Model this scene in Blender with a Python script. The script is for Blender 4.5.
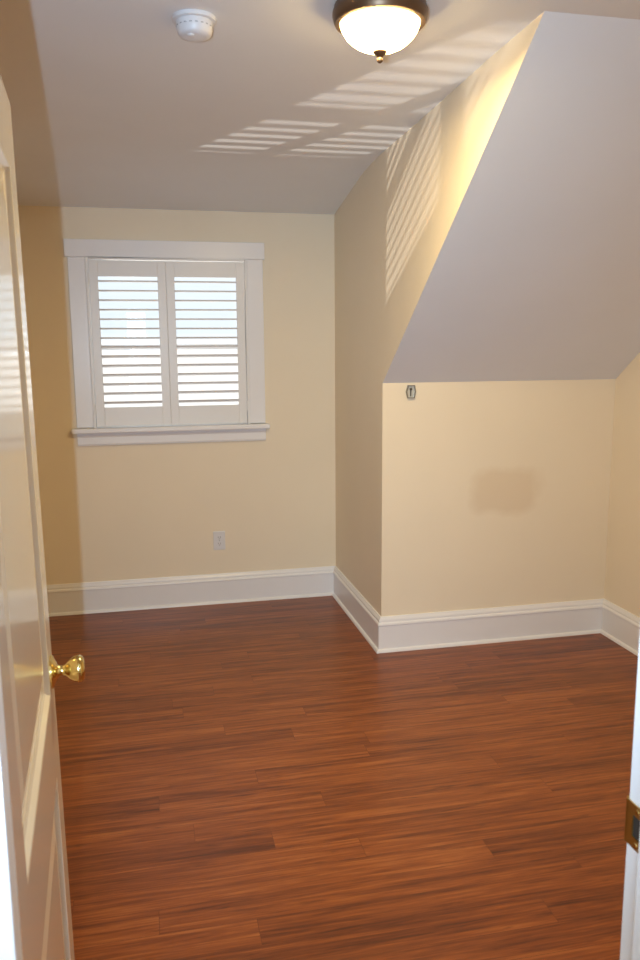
import bpy, bmesh, math, random
from mathutils import Vector, Matrix
random.seed(7)
for o in list(bpy.data.objects): bpy.data.objects.remove(o, do_unlink=True)
S = bpy.context.scene; COL = S.collection
PI = math.pi

# ------------------------------------------------------------------ camera
YAW, PITCH, ROLL, FPX, CH = 0.2152, 0.1642, -0.0075, 796.5, 1.55
fw = Vector((math.sin(YAW)*math.cos(PITCH), math.cos(YAW)*math.cos(PITCH), -math.sin(PITCH)))
rt0 = Vector((math.cos(YAW), -math.sin(YAW), 0)); up0 = rt0.cross(fw)
rt = math.cos(ROLL)*rt0 + math.sin(ROLL)*up0
up = -math.sin(ROLL)*rt0 + math.cos(ROLL)*up0
cam = bpy.data.cameras.new('camera'); camo = bpy.data.objects.new('camera', cam); COL.objects.link(camo)
camo.matrix_world = Matrix(((rt.x, up.x, -fw.x, 0), (rt.y, up.y, -fw.y, 0), (rt.z, up.z, -fw.z, CH), (0, 0, 0, 1)))
cam.sensor_fit = 'HORIZONTAL'; cam.sensor_width = 24; cam.lens = FPX/640*24; cam.clip_start = 0.02
cam.dof.use_dof = True; cam.dof.focus_distance = 4.0; cam.dof.aperture_fstop = 9
S.camera = camo

# ------------------------------------------------------------------ world, lights, exposure
w = bpy.data.worlds.new('overcast_sky'); S.world = w; w.use_nodes = True
wt = w.node_tree; bg = wt.nodes['Background']; bg.inputs[1].default_value = 1.0
wc = wt.nodes.new('ShaderNodeTexCoord'); wsep = wt.nodes.new('ShaderNodeSeparateXYZ'); wr = wt.nodes.new('ShaderNodeValToRGB')
wt.links.new(wc.outputs['Generated'], wsep.inputs[0]); wt.links.new(wsep.outputs['Z'], wr.inputs[0]); wt.links.new(wr.outputs[0], bg.inputs[0])
we = wr.color_ramp.elements      # bright pale yard below the horizon, hazy pale blue sky above
we[0].position = 0.0; we[0].color = (1.15, 1.15, 1.12, 1); we[1].position = 0.02; we[1].color = (0.86, 0.97, 1.06, 1)
S.view_settings.view_transform = 'Standard'; S.view_settings.look = 'None'
S.view_settings.exposure = 0.12; S.view_settings.gamma = 1; S.view_settings.use_curve_mapping = False

FLASH_W, GLINT_W, LAMP_L, LAMP_W = 136, 4600, 19.0, 70.0
def lamp(name, kind, loc, target, power, color, **kw):
    l = bpy.data.lights.new(name, kind); l.energy = power; l.color = color
    for k, v in kw.items(): setattr(l, k, v)
    o = bpy.data.objects.new(name, l); COL.objects.link(o); o.location = loc
    o.rotation_euler = (Vector(target)-Vector(loc)).to_track_quat('-Z', 'Y').to_euler()
    return o
# the camera's own flash, left of the lens because the camera is held upright
lamp('camera_flash', 'SPOT', (-0.1015, 0.03, CH), (0.75, 3.8, 1.55), FLASH_W, (0.62, 0.90, 1.22), spot_size=1.75, spot_blend=1.0, shadow_soft_size=0.003)
# sunlight thrown back up by a bright surface in the yard below
lamp('sun_glint', 'SPOT', (-5.24, 14.75, -3.9), (0.16, 4.75, 1.59), GLINT_W, (1, 0.95, 0.88), spot_size=0.18, spot_blend=0.2, shadow_soft_size=0.07)
# daylight entering by the hall window
hl = lamp('hall_daylight', 'AREA', (-0.35, -1.33, 1.5), (-0.05, 1.0, 1.25), 30, (0.64, 0.84, 1.0), shape='RECTANGLE', size=0.8, size_y=1.1)

# ------------------------------------------------------------------ materials
def mat(name, color, rough=0.5, metal=0.0, bump=0.0, bscale=200, spec=0.5, coat=0.0):
    m = bpy.data.materials.new(name); m.use_nodes = True; nt = m.node_tree; b = nt.nodes['Principled BSDF']
    b.inputs['Base Color'].default_value = (*color, 1); b.inputs['Roughness'].default_value = rough
    b.inputs['Metallic'].default_value = metal; b.inputs['Specular IOR Level'].default_value = spec
    b.inputs['Coat Weight'].default_value = coat; b.inputs['Coat Roughness'].default_value = 0.1
    tc = nt.nodes.new('ShaderNodeTexCoord')
    n = nt.nodes.new('ShaderNodeTexNoise'); n.inputs['Scale'].default_value = 3.0; n.inputs['Detail'].default_value = 4
    nt.links.new(tc.outputs['Object'], n.inputs['Vector'])
    mx = nt.nodes.new('ShaderNodeMix'); mx.data_type = 'RGBA'
    mx.inputs['A'].default_value = (*[c*0.97 for c in color], 1); mx.inputs['B'].default_value = (*[min(1, c*1.03) for c in color], 1)
    nt.links.new(n.outputs['Fac'], mx.inputs['Factor']); nt.links.new(mx.outputs['Result'], b.inputs['Base Color'])
    if bump:
        n2 = nt.nodes.new('ShaderNodeTexNoise'); n2.inputs['Scale'].default_value = bscale; n2.inputs['Detail'].default_value = 3
        nt.links.new(tc.outputs['Object'], n2.inputs['Vector'])
        bp = nt.nodes.new('ShaderNodeBump'); bp.inputs['Strength'].default_value = bump; bp.inputs['Distance'].default_value = 0.002
        nt.links.new(n2.outputs['Fac'], bp.inputs['Height']); nt.links.new(bp.outputs['Normal'], b.inputs['Normal'])
    m['mix'] = mx.name
    return m
M = {}
WALLC = (0.86, 0.75, 0.58)
M['wall'] = mat('cream_wall_paint', WALLC, 0.55, bump=0.12, bscale=160, spec=0.3)
M['ceiling'] = mat('white_ceiling_paint', (0.85, 0.855, 0.86), 0.7, bump=0.1, bscale=160, spec=0.2)
M['trim'] = mat('white_trim_paint', (0.85, 0.84, 0.85), 0.3)
M['door'] = mat('white_door_paint', (0.84, 0.81, 0.78), 0.16, coat=0.3)
M['shutter'] = mat('white_shutter_paint', (0.84, 0.83, 0.82), 0.35)
M['brass'] = mat('polished_brass', (0.80, 0.63, 0.26), 0.16, 1.0)
M['dull_brass'] = mat('aged_brass', (0.50, 0.33, 0.10), 0.35, 1.0)
M['bronze'] = mat('dark_bronze', (0.16, 0.10, 0.06), 0.38, 0.75)
M['plastic'] = mat('white_plastic', (0.76, 0.75, 0.76), 0.35)
M['grey_plastic'] = mat('grey_plastic', (0.38, 0.37, 0.38), 0.45)
M['dark'] = mat('dark_slot', (0.03, 0.028, 0.026), 0.6)
M['steel'] = mat('weathered_steel', (0.66, 0.66, 0.60), 0.4, 0.4)
M['steel_rim'] = mat('tarnished_steel', (0.30, 0.28, 0.24), 0.4, 0.7)
M['dark_steel'] = mat('dark_steel', (0.12, 0.11, 0.09), 0.4, 0.8)

# knee wall: same paint with one scuffed repair patch
mk = mat('cream_wall_paint_patched', WALLC, 0.55, bump=0.12, bscale=160, spec=0.3); M['wall_patch'] = mk
nt = mk.node_tree; N = nt.nodes.new; L = nt.links.new
g = N('ShaderNodeNewGeometry'); sp = N('ShaderNodeSeparateXYZ'); nz = N('ShaderNodeTexNoise'); nz.inputs['Scale'].default_value = 7; nz.inputs['Detail'].default_value = 5
tc = N('ShaderNodeTexCoord'); L(tc.outputs['Object'], nz.inputs['Vector']); L(tc.outputs['Object'], sp.inputs[0])
def mth(op, a, b=None, c=None):
    n = N('ShaderNodeMath'); n.operation = op
    for i, v in enumerate((a, b, c)):
        if v is None: continue
        if isinstance(v, (int, float)): n.inputs[i].default_value = v
        else: L(v, n.inputs[i])
    return n.outputs[0]
dx = mth('DIVIDE', mth('ABSOLUTE', mth('SUBTRACT', sp.outputs['X'], 1.81)), 0.20)
dz = mth('DIVIDE', mth('ABSOLUTE', mth('SUBTRACT', sp.outputs['Z'], 0.815)), 0.125)
dd = mth('ADD', mth('POWER', mth('ADD', mth('POWER', dx, 4), mth('POWER', dz, 4)), 0.25), mth('MULTIPLY', mth('SUBTRACT', nz.outputs['Fac'], 0.5), 0.7))
mr = N('ShaderNodeMapRange'); mr.inputs['From Min'].default_value = 0.75; mr.inputs['From Max'].default_value = 1.1; mr.inputs['To Min'].default_value = 0.48; mr.inputs['To Max'].default_value = 0
L(dd, mr.inputs['Value'])
mx2 = N('ShaderNodeMix'); mx2.data_type = 'RGBA'; L(mr.outputs[0], mx2.inputs['Factor'])
L(nt.nodes[mk['mix']].outputs['Result'], mx2.inputs['A']); mx2.inputs['B'].default_value = (0.70, 0.545, 0.37, 1)
L(mx2.outputs['Result'], nt.nodes['Principled BSDF'].inputs['Base Color'])

# wood laminate floor, boards running along X
mf = bpy.data.materials.new('cherry_laminate'); mf.use_nodes = True; M['floor'] = mf
nt = mf.node_tree; N = nt.nodes.new; L = nt.links.new; b = nt.nodes['Principled BSDF']
tc = N('ShaderNodeTexCoord')
def fm(op, a, b_=None, c=None):
    n = N('ShaderNodeMath'); n.operation = op
    for i, v in enumerate((a, b_, c)):
        if v is None: continue
        if isinstance(v, (int, float)): n.inputs[i].default_value = v
        else: L(v, n.inputs[i])
    return n.outputs[0]
sp = N('ShaderNodeSeparateXYZ'); L(tc.outputs['Object'], sp.inputs[0])
ROW, LEN = 0.098, 1.25
ry = fm('DIVIDE', sp.outputs['Y'], ROW); row = fm('FLOOR', ry); fy = fm('SUBTRACT', ry, row)
wn = N('ShaderNodeTexWhiteNoise'); wn.noise_dimensions = '1D'; L(row, wn.inputs['W'])
rx = fm('ADD', fm('DIVIDE', sp.outputs['X'], LEN), fm('MULTIPLY', wn.outputs['Value'], 7.0)); colm = fm('FLOOR', rx); fx = fm('SUBTRACT', rx, colm)
wn2 = N('ShaderNodeTexWhiteNoise'); wn2.noise_dimensions = '2D'; cb = N('ShaderNodeCombineXYZ'); L(row, cb.inputs[0]); L(colm, cb.inputs[1]); L(cb.outputs[0], wn2.inputs['Vector'])
BRD = wn2.outputs['Value']
ey = fm('MULTIPLY', fm('MINIMUM', fy, fm('SUBTRACT', 1.0, fy)), ROW); ex = fm('MULTIPLY', fm('MINIMUM', fx, fm('SUBTRACT', 1.0, fx)), LEN)
SEAM = fm('LESS_THAN', fm('MINIMUM', ey, ex), 0.0006)
def noise(scale, detail, rough=0.55, dist=0.0):
    mp = N('ShaderNodeMapping'); mp.inputs['Scale'].default_value = scale; L(tc.outputs['Object'], mp.inputs['Vector'])
    n = N('ShaderNodeTexNoise'); n.noise_dimensions = '4D'; n.inputs['Scale'].default_value = 1; n.inputs['Detail'].default_value = detail
    n.inputs['Roughness'].default_value = rough; n.inputs['Distortion'].default_value = dist
    L(mp.outputs[0], n.inputs['Vector']); 
    mm = N('ShaderNodeMath'); mm.operation = 'MULTIPLY'; mm.inputs[1].default_value = 13.0; L(BRD, mm.inputs[0]); L(mm.outputs[0], n.inputs['W'])
    return n.outputs['Fac']
n1 = noise((1.3, 30, 1), 8, 0.68, 0.9); n2 = noise((5.0, 120, 1), 5, 0.65, 0.3); n3 = noise((0.8, 8, 1), 3, 0.5, 0.3)
def mixf(a, bb, f):
    m_ = N('ShaderNodeMix'); m_.data_type = 'FLOAT'; m_.inputs[0].default_value = f; L(a, m_.inputs[2]); L(bb, m_.inputs[3]); return m_.outputs[0]
s = mixf(mixf(n1, n2, 0.40), n3, 0.11)
s2 = mixf(s, BRD, 0.05)
cr = N('ShaderNodeValToRGB'); L(s2, cr.inputs[0]); el = cr.color_ramp.elements
el[0].position = 0.33; el[0].color = (0.045, 0.011, 0.003, 1); el[1].position = 0.68; el[1].color = (0.47, 0.165, 0.043, 1)
e = el.new(0.43); e.color = (0.135, 0.033, 0.007, 1)
e = el.new(0.53); e.color = (0.27, 0.073, 0.015, 1)
n4 = noise((3.5, 46, 1), 4, 0.6, 0.8)      # sparse darker veins
vm = N('ShaderNodeMapRange'); vm.inputs['From Min'].default_value = 0.60; vm.inputs['From Max'].default_value = 0.72; vm.inputs['To Max'].default_value = 0.75; L(n4, vm.inputs['Value'])
vx = N('ShaderNodeMix'); vx.data_type = 'RGBA'; L(vm.outputs[0], vx.inputs['Factor']); L(cr.outputs[0], vx.inputs['A']); vx.inputs['B'].default_value = (0.060, 0.015, 0.004, 1)
sm = N('ShaderNodeMix'); sm.data_type = 'RGBA'; L(SEAM, sm.inputs['Factor']); L(vx.outputs['Result'], sm.inputs['A']); sm.inputs['B'].default_value = (0.11, 0.03, 0.008, 1)
L(sm.outputs['Result'], b.inputs['Base Color']); b.inputs['Roughness'].default_value = 0.33; b.inputs['Specular IOR Level'].default_value = 0.45
bp = N('ShaderNodeBump'); bp.inputs['Strength'].default_value = 0.08; bp.inputs['Distance'].default_value = 0.001; L(n2, bp.inputs['Height']); L(bp.outputs['Normal'], b.inputs['Normal'])

# window pane: mostly clear with a soft gloss
mg = bpy.data.materials.new('window_glass'); mg.use_nodes = True; M['glass'] = mg
nt = mg.node_tree; nt.nodes.remove(nt.nodes['Principled BSDF'])
t_ = nt.nodes.new('ShaderNodeBsdfTransparent'); gl = nt.nodes.new('ShaderNodeBsdfGlossy'); gl.inputs['Roughness'].default_value = 0.02
ms = nt.nodes.new('ShaderNodeMixShader'); ms.inputs[0].default_value = 0.04
nt.links.new(t_.outputs[0], ms.inputs[1]); nt.links.new(gl.outputs[0], ms.inputs[2]); nt.links.new(ms.outputs[0], nt.nodes['Material Output'].inputs[0])

# lit opal glass bowl
mo = mat('lit_opal_glass', (0.9, 0.85, 0.75), 0.25); M['opal'] = mo
bb = mo.node_tree.nodes['Principled BSDF']; bb.inputs['Emission Color'].default_value = (1.0, 0.75, 0.35, 1); bb.inputs['Emission Strength'].default_value = LAMP_L
ont = mo.node_tree; otr = ont.nodes.new('ShaderNodeBsdfTransparent'); omx = ont.nodes.new('ShaderNodeMixShader'); omx.inputs[0].default_value = 0.6
ont.links.new(otr.outputs[0], omx.inputs[1]); ont.links.new(bb.outputs[0], omx.inputs[2]); ont.links.new(omx.outputs[0], ont.nodes['Material Output'].inputs[0])

# ------------------------------------------------------------------ mesh helpers
def obj(name, bm, m, parent=None, smooth=False, bevel=0.0, **props):
    bmesh.ops.remove_doubles(bm, verts=bm.verts, dist=1e-6)
    bmesh.ops.recalc_face_normals(bm, faces=bm.faces)
    me = bpy.data.meshes.new(name); bm.to_mesh(me); bm.free()
    for mm in (m if isinstance(m, (list, tuple)) else [m]): me.materials.append(mm)
    o = bpy.data.objects.new(name, me); COL.objects.link(o)
    if parent: o.parent = parent
    if smooth:
        for p in me.polygons: p.use_smooth = True
        me.set_sharp_from_angle(angle=math.radians(40))
    if bevel:
        bv = o.modifiers.new('bevel', 'BEVEL'); bv.width = bevel; bv.segments = 2; bv.limit_method = 'ANGLE'
    for k, v in props.items(): o[k] = v
    return o
def struct(name, bm, m, parent=None, **kw):
    o = obj(name, bm, m, parent, **kw)
    if not parent: o['kind'] = 'structure'
    return o
def box(bm, x0, x1, y0, y1, z0, z1, mi=0):
    v = [bm.verts.new((x, y, z)) for z in (z0, z1) for y in (y0, y1) for x in (x0, x1)]
    for f in ((0, 2, 3, 1), (4, 5, 7, 6), (0, 1, 5, 4), (2, 6, 7, 3), (0, 4, 6, 2), (1, 3, 7, 5)):
        bm.faces.new([v[i] for i in f]).material_index = mi
def prism(bm, pts, axis, a0, a1):
    """polygon pts (2D) extruded along axis from a0 to a1"""
    def P(p, a): return {'x': (a, p[0], p[1]), 'y': (p[0], a, p[1]), 'z': (p[0], p[1], a)}[axis]
    A = [bm.verts.new(P(p, a0)) for p in pts]; B = [bm.verts.new(P(p, a1)) for p in pts]; n = len(pts)
    bm.faces.new(A); bm.faces.new(B[::-1])
    for i in range(n): bm.faces.new((A[i], B[i], B[(i+1) % n], A[(i+1) % n]))
def lathe(bm, prof, seg=40, mtx=None):
    """prof: (r, z) list turned about Z"""
    mtx = mtx or Matrix(); rings = []
    for r, z in prof:
        if r < 1e-6: rings.append([bm.verts.new(mtx @ Vector((0, 0, z)))])
        else: rings.append([bm.verts.new(mtx @ Vector((r*math.cos(2*PI*i/seg), r*math.sin(2*PI*i/seg), z))) for i in range(seg)])
    for a, c in zip(rings, rings[1:]):
        for i in range(seg):
            j = (i+1) % seg
            if len(a) == 1 and len(c) == 1: continue
            if len(a) == 1: bm.faces.new((a[0], c[i], c[j]))
            elif len(c) == 1: bm.faces.new((a[i], a[j], c[0]))
            else: bm.faces.new((a[i], a[j], c[j], c[i]))
def thing(name, label, cat, loc, group=None):
    o = bpy.data.objects.new(name, None); COL.objects.link(o); o.location = loc; o.empty_display_size = 0.05
    o['label'] = label; o['category'] = cat
    if group: o['group'] = group
    return o
BM = bmesh.new

# ------------------------------------------------------------------ room shell
YB, X1, Y2, X3 = 4.7715, 1.1418, 3.7705, 2.4127
HB, HK, YS, H = 2.3285, 1.3780, 2.2270, 2.478
HD = 2.456                     # dormer ceiling height, a little under the main ceiling
XD, XL = -0.83, -1.95          # left cheek of the dormer, left wall of the room
YF0, YF1 = 0.70, 0.84          # door wall
JL, JR, JT = -0.197, 0.590, 1.995   # clear door opening
WX0, WX1, WZ0, WZ1 = -0.292, 0.612, 1.100, 2.060   # window opening
TH = 0.012

bm = BM(); box(bm, XL-.1, X3+.1, -1.3, YB+.14, -.06, 0); struct('floor', bm, M['floor'])
bm = BM()   # main ceiling and the dormer ceiling that dips towards the window
prof = [(2.18, H), (2.60, H-.002), (3.30, HD+.004), (3.70, HD), (3.85, HD-.002), (3.98, HD-.009), (4.10, HD-.020), (4.22, HD-.035), (YB, HB), (YB+.14, HB-.03)]
box(bm, XL-.1, X3+.1, -1.3, YS+.02, H, H+.12)
for (ya, za), (yb, zb) in zip(prof, prof[1:]):
    if ya < YS+.02: ya = YS+.02
    vs = [bm.verts.new(p) for p in ((XD-.03, ya, za), (X1+.03, ya, za), (X1+.03, yb, zb), (XD-.03, yb, zb))]
    bm.faces.new(vs)
    vt = [bm.verts.new(p) for p in ((XD-.03, ya, H+.12), (X1+.03, ya, H+.12), (X1+.03, yb, H+.12), (XD-.03, yb, H+.12))]
    bm.faces.new(vt[::-1])
struct('ceiling', bm, M['ceiling'], smooth=True)

bm = BM()
for x0, x1, z0, z1 in ((XD-.03, WX0, 0, HB+.12), (WX1, X1+.03, 0, HB+.12), (WX0, WX1, 0, WZ0), (WX0, WX1, WZ1, HB+.12)):
    box(bm, x0, x1, YB, YB+.14, z0, z1)
struct('wall_back', bm, M['wall'])
def cheek(name, x, sgn):
    bm = BM()
    prism(bm, [(Y2, 0), (YB+.05, 0), (YB+.05, H+.03), (YS-.04, H+.03), (YS-.0005, H), (Y2, HK)], 'x', x, x+sgn*TH)
    bmesh.ops.recalc_face_normals(bm, faces=bm.faces)
    for f in bm.faces:
        if f.normal.z < -.5 and f.calc_center_median().z > 1: f.material_index = 1
    return struct(name, bm, [M['wall'], M['ceiling']])
cheek('wall_dormer_right', X1, 1); cheek('wall_dormer_left', XD, -1)
bm = BM(); box(bm, X1+TH, X3+.05, Y2, Y2+.10, 0, HK+.06); struct('wall_knee_right', bm, M['wall_patch'])
bm = BM(); box(bm, XL-.05, XD-TH, Y2, Y2+.10, 0, HK+.06); struct('wall_knee_left', bm, M['wall'])
u = Vector((YS-Y2, H-HK)).normalized(); nn = Vector((-u.y, u.x)); nn = nn if nn.y > 0 else -nn
def slope(name, x0, x1):
    a = Vector((Y2, HK))-u*.08; c = Vector((YS, H))+u*.0
    bm = BM(); prism(bm, [tuple(a), tuple(c), tuple(c+nn*.09), tuple(a+nn*.09)], 'x', x0, x1)
    return struct(name, bm, M['ceiling'])
slope('ceiling_slope_right', X1+TH, X3+.05); slope('ceiling_slope_left', XL-.05, XD-TH)
bm = BM(); box(bm, X3, X3+.1, YF0, Y2+.1, 0, H+.03); struct('wall_right', bm, M['wall'])
bm = BM(); box(bm, XL-.1, XL, YF0, Y2+.1, 0, H+.03); struct('wall_left', bm, M['wall'])
bm = BM()
for x0, x1, z0, z1 in ((XL-.1, JL-.02, 0, H+.03), (JR+.02, X3+.1, 0, H+.03), (JL-.02, JR+.02, JT+.02, H+.03)):
    box(bm, x0, x1, YF0, YF1, z0, z1)
struct('wall_front', bm, M['wall'])
# hall the camera stands in, with its window behind the camera
bm = BM()
for x0, x1, z0, z1 in ((XL-.1, -.75, -.06, H+.03), (.05, X3+.1, -.06, H+.03), (-.75, .05, -.06, .95), (-.75, .05, 2.05, H+.03)):
    box(bm, x0, x1, -1.4, -1.3, z0, z1)
struct('wall_hall_back', bm, M['wall'])
bm = BM(); box(bm, 1.6, 1.7, -1.3, YF0, 0, H+.03); struct('wall_hall_right', bm, M['wall'])
bm = BM()
box(bm, -1.5, -1.4, -1.3, YF0, 0, H+.03)
struct('wall_hall_left', bm, M['wall'])

# ------------------------------------------------------------------ baseboards
BH = 0.1844
PROF = [(0, 0), (.020, 0), (.020, .138), (.0235, .141), (.0245, .148), (.021, .154), (.016, .158), (.0165, .164), (.014, .172), (.009, .178), (.007, BH), (0, BH)]
SHOE = [(.020, 0), (.033, 0), (.0325, .005), (.030, .011), (.026, .0155), (.020, .017)]
def boards(path, names):
    """path: (x, y) corners with the room on the left-hand side of travel"""
    n = len(path); P = [Vector(p) for p in path]
    def nrm(i): d = (P[i+1]-P[i]).normalized(); return Vector((-d.y, d.x))
    mit = []
    for i in range(n):
        if i == 0: mit.append(nrm(0))
        elif i == n-1: mit.append(nrm(n-2))
        else:
            a, c = nrm(i-1), nrm(i); mit.append((a+c)/(1+a.dot(c)))
    for i, nm in enumerate(names):
        if not nm: continue
        def sweep(prof):
            bm = BM(); A = [bm.verts.new((*(P[i]+mit[i]*o_), z)) for o_, z in prof]; B = [bm.verts.new((*(P[i+1]+mit[i+1]*o_), z)) for o_, z in prof]
            k = len(prof); bm.faces.new(A); bm.faces.new(B[::-1])
            for j in range(k): bm.faces.new((A[j], B[j], B[(j+1) % k], A[(j+1) % k]))
            return bm
        o = struct(nm, sweep(PROF), M['trim'], smooth=True)
        obj('shoe_molding', sweep(SHOE), M['trim'], o, smooth=True)
boards([(JR+.12, YF1), (X3, YF1), (X3, Y2), (X1, Y2), (X1, YB), (XD, YB), (XD, Y2), (XL, Y2), (XL, YF1), (JL-.12, YF1)],
       ['baseboard_front', 'baseboard_right', 'baseboard_knee_right', 'baseboard_dormer_right', 'baseboard_back', 'baseboard_dormer_left', 'baseboard_knee_left', 'baseboard_left', 'baseboard_front_left'])

# ------------------------------------------------------------------ window
win = bpy.data.objects.new('window_1', None); COL.objects.link(win); win.location = ((WX0+WX1)/2, YB, WZ0); win['kind'] = 'structure'
win['label'] = 'white cased window in the back wall'
wl = Matrix.Translation(-win.location)
def wpart(name, bm, m, **kw):
    bmesh.ops.transform(bm, matrix=wl, verts=bm.verts); return obj(name, bm, m, win, **kw)
bm = BM(); box(bm, -.386, WX0, YB-.020, YB, 1.108, 2.060); wpart('casing', bm, M['trim'], bevel=.003)
bm = BM(); box(bm, WX1, .706, YB-.020, YB, 1.108, 2.060); wpart('casing', bm, M['trim'], bevel=.003)
bm = BM(); box(bm, -.401, .717, YB-.024, YB, 2.060, 2.156); wpart('head_casing', bm, M['trim'], bevel=.003)
bm = BM(); box(bm, -.415, .728, YB-.060, YB, 1.076, 1.104); box(bm, WX0, WX1, YB-.01, YB+.05, 1.076, 1.104); wpart('sill', bm, M['trim'], bevel=.006)
bm = BM(); prism(bm, [(YB, 1.002), (YB-.016, 1.002), (YB-.020, 1.012), (YB-.020, 1.050), (YB-.028, 1.064), (YB-.030, 1.076), (YB, 1.076)], 'x', -.386, .706); wpart('apron', bm, M['trim'])
# shutter mounting strip inside the opening
bm = BM()
for x0, x1, z0, z1 in ((WX0, WX0+.014, 1.104, WZ1), (WX1-.014, WX1, 1.104, WZ1), (WX0+.014, WX1-.014, WZ1-.010, WZ1)):
    box(bm, x0, x1, YB-.026, YB+.03, z0, z1)
wpart('shutter_frame', bm, M['shutter'], bevel=.002)
# double hung sash
bm = BM()
def sash(x0, x1, z0, z1, y0, y1, t, tb, tt):
    for a in ((x0, x0+t, z0, z1), (x1-t, x1, z0, z1), (x0+t, x1-t, z0, z0+tb), (x0+t, x1-t, z1-tt, z1)):
        box(bm, a[0], a[1], y0, y1, a[2], a[3])
sash(WX0, WX1, 1.547, WZ1, YB+.098, YB+.132, .042, .030, .042); wpart('upper_sash', bm, M['trim'])
bm = BM(); sash(WX0, WX1, 1.104, 1.577, YB+.062, YB+.096, .042, .042, .030); wpart('lower_sash', bm, M['trim'])
bm = BM(); box(bm, WX0+.042, WX1-.042, YB+.113, YB+.117, 1.577, WZ1-.042); wpart('pane', bm, M['glass'])
bm = BM(); box(bm, WX0+.042, WX1-.042, YB+.077, YB+.081, 1.146, 1.547); wpart('pane', bm, M['glass'])

# ------------------------------------------------------------------ louvered shutters
def shutter(x0, x1, hinge, label):
    z0, z1 = 1.112, 2.043; yc = YB-.010; d = .013
    t = thing('window_shutter', label, 'shutter', ((x0+x1)/2, yc, z0), 'louvered shutters on the window')
    ox = (x0+x1)/2; hw = (x1-x0)/2; st = .047; zb, zt = 1.220-z0, 1.957-z0; hh = z1-z0
    for s_ in (-1, 1):
        bm = BM(); a, c = sorted((s_*hw, s_*(hw-st))); box(bm, a, c, -d, d, 0, hh); obj('stile', bm, M['shutter'], t, bevel=.002)
    bm = BM(); box(bm, -hw+st, hw-st, -d, d, 0, zb); obj('bottom_rail', bm, M['shutter'], t, bevel=.002)
    bm = BM(); box(bm, -hw+st, hw-st, -d, d, zt, hh); obj('top_rail', bm, M['shutter'], t, bevel=.002)
    n = 14; p = (zt-zb)/n; first = None
    for k in range(n):
        z = zb+p*(k+.5)
        if first is None:
            bm = BM(); prism(bm, [(.0250*math.cos(q), .0052*math.sin(q)) for q in [2*PI*i/16 for i in range(16)]], 'x', -hw+st+.001, hw-st-.001)
            first = o = obj('louver', bm, M['shutter'], t, smooth=True)
        else:
            o = first.copy(); COL.objects.link(o); o.parent = t
        o.location = (0, 0, z); o.rotation_euler = (math.radians(-18 if k < 7 else -2)+random.uniform(-.025, .025), 0, 0)
    for z in (.10, hh-.10):
        bm = BM(); mt = Matrix.Translation((hinge*(hw+.003), -d-.003, z)); lathe(bm, [(0, -.03), (.004, -.03), (.004, .03), (0, .03)], 12, mt); obj('hinge', bm, M['shutter'], t, smooth=True)
shutter(-.275, .1469, -1, 'left white louvered shutter panel of the back wall window')
shutter(.1476, .5945, 1, 'right white louvered shutter panel of the window, nearer the dormer side wall')

# ------------------------------------------------------------------ door frame (trim_1) and door
fr = bpy.data.objects.new('trim_1', None); COL.objects.link(fr); fr['kind'] = 'structure'; fr['label'] = 'white door frame around the near doorway'
for x0, x1 in ((JL-.02, JL), (JR, JR+.02)):
    bm = BM(); box(bm, x0, x1, YF0-.002, YF1+.002, 0, JT); obj('jamb', bm, M['trim'], fr, bevel=.0015)
bm = BM(); box(bm, JL-.02, JR+.02, YF0-.002, YF1+.002, JT, JT+.02); obj('head_jamb', bm, M['trim'], fr)
for x0, x1 in ((JL, JL+.0462), (JR-.012, JR)):
    bm = BM(); box(bm, x0, x1, .763, .801, 0, JT); obj('stop', bm, M['trim'], fr, bevel=.002)
bm = BM(); box(bm, JL+.0462, JR-.012, .763, .801, JT-.012, JT); obj('stop', bm, M['trim'], fr, bevel=.002)
for y0, y1 in ((YF0-.02, YF0), (YF1, YF1+.02)):
    for x0, x1 in ((JL-.115, JL-.024), (JR+.024, JR+.115)):
        bm = BM(); box(bm, x0, x1, y0, y1, 0, JT+.024); obj('casing', bm, M['trim'], fr, bevel=.004)
    bm = BM(); box(bm, JL-.115, JR+.115, y0, y1, JT+.024, JT+.115); obj('casing', bm, M['trim'], fr, bevel=.004)
# strike plate with its latch hole and curved lip
ZK = .933; ZS = .943
def holed(bm, y0, y1, z0, z1, hy0, hy1, hz0, hz1, x0, x1):
    for a in ((y0, hy0, z0, z1), (hy1, y1, z0, z1), (hy0, hy1, z0, hz0), (hy0, hy1, hz1, z1)): box(bm, x0, x1, *a)
bm = BM(); holed(bm, .803, YF1+.001, ZS-.030, ZS+.030, .810, .829, ZS-.015, ZS+.015, JR-.0022, JR)
prism(bm, [(JR-.0022, YF1), (JR-.0022, YF1+.004), (JR+.002, YF1+.008), (JR+.004, YF1+.006), (JR, YF1+.003), (JR, YF1)], 'z', ZS-.03, ZS+.03)
spl = obj('strike_plate', bm, M['dull_brass'], fr); spl['label'] = 'brass latch strike plate'
bm = BM(); box(bm, JR-.0006, JR+.0005, .810, .829, ZS-.015, ZS+.015); obj('latch_hole', bm, M['dark'], spl)
for z in (ZS-.023, ZS+.023):
    bm = BM(); lathe(bm, [(0, .0012), (.003, .0010), (.0038, 0), (0, 0)], 14, Matrix.Translation((JR-.0022, .8195, z)) @ Matrix.Rotation(-PI/2, 4, 'Y')); obj('screw', bm, M['brass'], spl, smooth=True)

DW, DT, DZ0, DZ1 = .765, .035, .012, 1.985
bm = BM()
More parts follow.
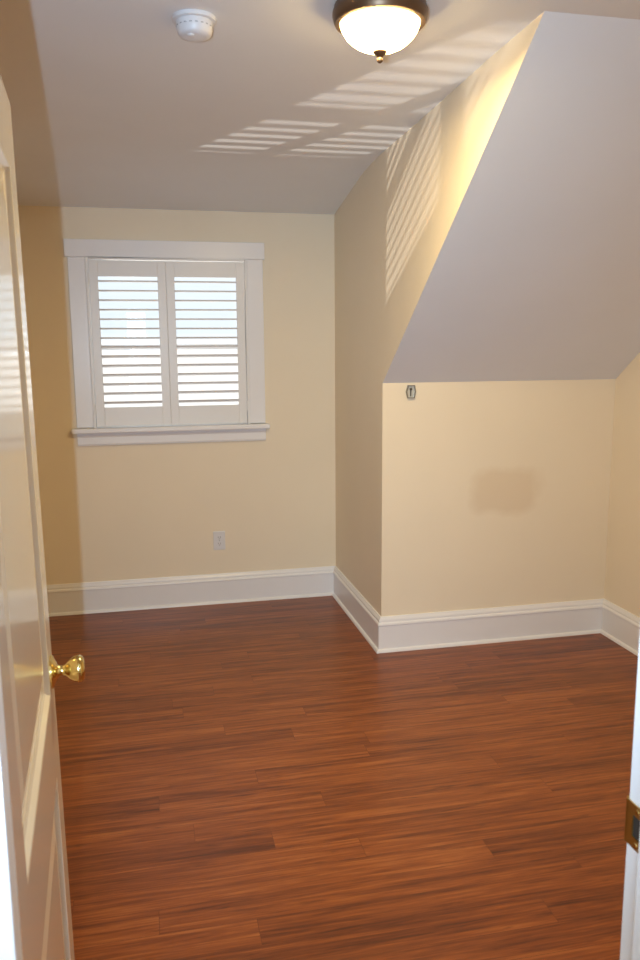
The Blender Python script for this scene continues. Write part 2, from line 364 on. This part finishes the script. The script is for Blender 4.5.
# local frame: x = through the thickness (0 back .. DT face seen from the hall), y = along the leaf from the hinge
ST = .102
PAN = [(ST, DW-ST, .235, .735), (ST, DW-ST, .900, 1.860)]
def quad(pts): bm.faces.new([bm.verts.new(p) for p in pts])
def face(xf, s):
    def R(a, z, dpt): return (xf+s*dpt, a, z)
    def rect(y0, y1, z0, z1): quad([R(y0, z0, 0), R(y1, z0, 0), R(y1, z1, 0), R(y0, z1, 0)])
    rect(0, ST, DZ0, DZ1); rect(DW-ST, DW, DZ0, DZ1)
    zs = [DZ0, PAN[0][2], PAN[0][3], PAN[1][2], PAN[1][3], DZ1]
    for i in (0, 2, 4): rect(ST, DW-ST, zs[i], zs[i+1])
    for y0, y1, z0, z1 in PAN:
        rings = []
        for ins, dp in ((0, 0), (.004, .001), (.010, .009), (.016, .0115), (.034, .0115), (.075, .005), (.078, .0045)):
            rings.append([R(y0+ins, z0+ins, dp), R(y1-ins, z0+ins, dp), R(y1-ins, z1-ins, dp), R(y0+ins, z1-ins, dp)])
        for a, c in zip(rings, rings[1:]):
            for i in range(4): j = (i+1) % 4; quad([a[i], a[j], c[j], c[i]])
        quad(rings[-1])
face(DT, -1); face(0, 1)
for pts in (((0, 0), (DT, 0)), ((DT, DW), (0, DW))):
    (xa, ya), (xb, yb) = pts; quad([(xa, ya, DZ0), (xb, yb, DZ0), (xb, yb, DZ1), (xa, ya, DZ1)])
for z in (DZ0, DZ1): quad([(0, 0, z), (DT, 0, z), (DT, DW, z), (0, DW, z)])
door = struct('door_1', bm, M['door']); door['label'] = 'white paneled door swung open into the room'
door.location = (JL+.010, YF1, 0); door.rotation_euler = (0, math.radians(-.5), math.radians(3.3))   # the leaf hangs slightly out of plumb
KY = DW-.060
def knob(xf, s):
    mt = Matrix.Translation((xf, KY, ZK)) @ Matrix.Rotation(s*PI/2, 4, 'Y')
    k = BM(); lathe(k, [(0, .0), (.0135, .012), (.0105, .016), (.0095, .022), (.0105, .027), (.0145, .031), (.0195, .036), (.0245, .044), (.0265, .051), (.0262, .056), (.0235, .0605), (.018, .0632), (.008, .0645), (0, .0647)], 40, mt)
    kn = obj('door_knob', k, M['brass'], door, smooth=True); kn['label'] = 'polished brass door knob'
    k = BM(); lathe(k, [(0, 0), (.0325, 0), (.0325, .003), (.030, .0055), (.022, .0085), (.0165, .0125), (0, .0125)], 40, mt); obj('rosette', k, M['brass'], kn, smooth=True)
knob(DT, 1); knob(0, -1)
bm = BM(); box(bm, .006, .029, DW-.0005, DW+.0015, ZK-.028, ZK+.028); obj('latch_plate', bm, M['brass'], door)
for z in (.25, 1.72):
    bm = BM(); lathe(bm, [(0, z-.045), (.006, z-.045), (.006, z+.045), (0, z+.045)], 14, Matrix.Translation((-.004, -.002+.008, 0))); obj('hinge', bm, M['dull_brass'], door, smooth=True)

# ------------------------------------------------------------------ ceiling light
LX, LY = .676, 2.275
cl = thing('ceiling_light', 'round flush ceiling light with opal glass bowl and bronze rim', 'ceiling light', (LX, LY, H))
bm = BM(); lathe(bm, [(0, 0), (.122, 0), (.126, -.004), (.1275, -.014), (.131, -.020), (.1315, -.030), (.1275, -.044), (.1245, -.050), (.116, -.053), (.1115, -.052), (.1105, -.046), (0, -.046)], 64); obj('rim', bm, M['bronze'], cl, smooth=True)
R0, ZT, D = .1100, -.047, .074
bm = BM(); lathe(bm, [(R0*math.cos(a), ZT-D*math.sin(a)**1.15) for a in [PI/2*i/20 for i in range(21)]][:-1]+[(0, ZT-D)], 64); ob = obj('glass_bowl', bm, M['opal'], cl, smooth=True)
bm = BM(); z = ZT-D+.004; lathe(bm, [(0, z), (.017, z), (.0200, z-.002), (.0200, z-.006), (.0165, z-.010), (.011, z-.015), (.0072, z-.020), (.0085, z-.024), (.0078, z-.029), (.004, z-.033), (0, z-.034)], 24); obj('finial', bm, M['bronze'], cl, smooth=True)

lb = lamp('ceiling_light_bulbs', 'AREA', (LX, LY, H-.062), (LX, LY, 0), LAMP_W, (1.0, 0.75, 0.35), shape='DISK', size=.15)

# ------------------------------------------------------------------ smoke detector
sd = thing('smoke_detector', 'round white smoke detector on the ceiling', 'smoke detector', (.183, 2.465, H))
bm = BM(); lathe(bm, [(0, 0), (.062, 0), (.063, -.003), (.062, -.011), (.059, -.013), (0, -.013)], 48); obj('base', bm, M['plastic'], sd, smooth=True)
bm = BM(); lathe(bm, [(0, -.012), (.052, -.012), (.0525, -.018), (.0515, -.030), (.048, -.044), (.043, -.050), (.030, -.0535), (0, -.0545)], 48); obj('body', bm, M['plastic'], sd, smooth=True)
for a in range(10):
    an = 2*PI*a/10+.2
    bm = BM(); box(bm, -.012, .012, -.0515, -.0470+.001, -.0285, -.0260); bmesh.ops.rotate(bm, verts=bm.verts, matrix=Matrix.Rotation(an, 3, 'Z')); obj('vent_slot', bm, M['grey_plastic'], sd)
bm = BM(); lathe(bm, [(0, 0), (.011, 0), (.011, -.003), (.009, -.0045), (0, -.005)], 24, Matrix.Translation((-.012, -.020, -.0525))); obj('test_button', bm, M['plastic'], sd, smooth=True)

# ------------------------------------------------------------------ wall outlet
wo = thing('wall_outlet', 'small white wall outlet above the back baseboard', 'outlet', (.409, YB, .393))
bm = BM(); box(bm, -.036, .036, -.005, 0, -.058, .058); obj('cover_plate', bm, M['plastic'], wo, bevel=.003)
for z in (-.0195, .0195):
    bm = BM(); prism(bm, [(.017*math.cos(q), z+.0145*max(-.85, min(.85, math.sin(q)))) for q in [2*PI*i/24 for i in range(24)]], 'y', -.0068, -.004); rc = obj('receptacle', bm, M['plastic'], wo)
    bm = BM(); box(bm, -.0075, -.0055, -.0072, -.006, z-.002, z+.007); box(bm, .0055, .0075, -.0072, -.006, z-.003, z+.007); box(bm, -.0022, .0022, -.0072, -.006, z-.010, z-.006); obj('slots', bm, M['dark'], rc)
bm = BM(); lathe(bm, [(0, .0015), (.0025, .0013), (.0035, 0), (0, 0)], 14, Matrix.Translation((0, -.005, 0)) @ Matrix.Rotation(PI/2, 4, 'X')); obj('screw', bm, M['grey_plastic'], wo, smooth=True)

# ------------------------------------------------------------------ little metal bracket at the top of the knee wall
mb = thing('metal_bracket', 'small metal bracket at the top of the knee wall', 'bracket', (1.285, Y2, 1.334))
outl = [(-.017, -.032), (.017, -.032), (.025, 0), (.019, .032), (-.016, .032), (-.025, 0)]
bm = BM(); prism(bm, outl, 'y', -.003, 0); obj('back_plate', bm, M['steel'], mb)
bm = BM(); k = len(outl); inn = [(x*.84, z*.88) for x, z in outl]
def rv(p, y): return bm.verts.new((p[0], y, p[1]))
A = [rv(p, 0) for p in outl]; B = [rv(p, -.016) for p in outl]; Cc = [rv(p, -.016) for p in inn]; Dd = [rv(p, -.002) for p in inn]
for i in range(k):
    j = (i+1) % k
    for a, c in ((A, B), (B, Cc), (Cc, Dd)): bm.faces.new((a[i], a[j], c[j], c[i]))
obj('rim', bm, M['steel_rim'], mb)
bm = BM(); lathe(bm, [(0, 0), (.006, 0), (.006, .008), (.004, .010), (0, .010)], 16, Matrix.Translation((0, -.003, .012)) @ Matrix.Rotation(PI/2, 4, 'X')); box(bm, -.0025, .0025, -.007, -.003, -.022, .008); obj('hook', bm, M['dark_steel'], mb, smooth=True)
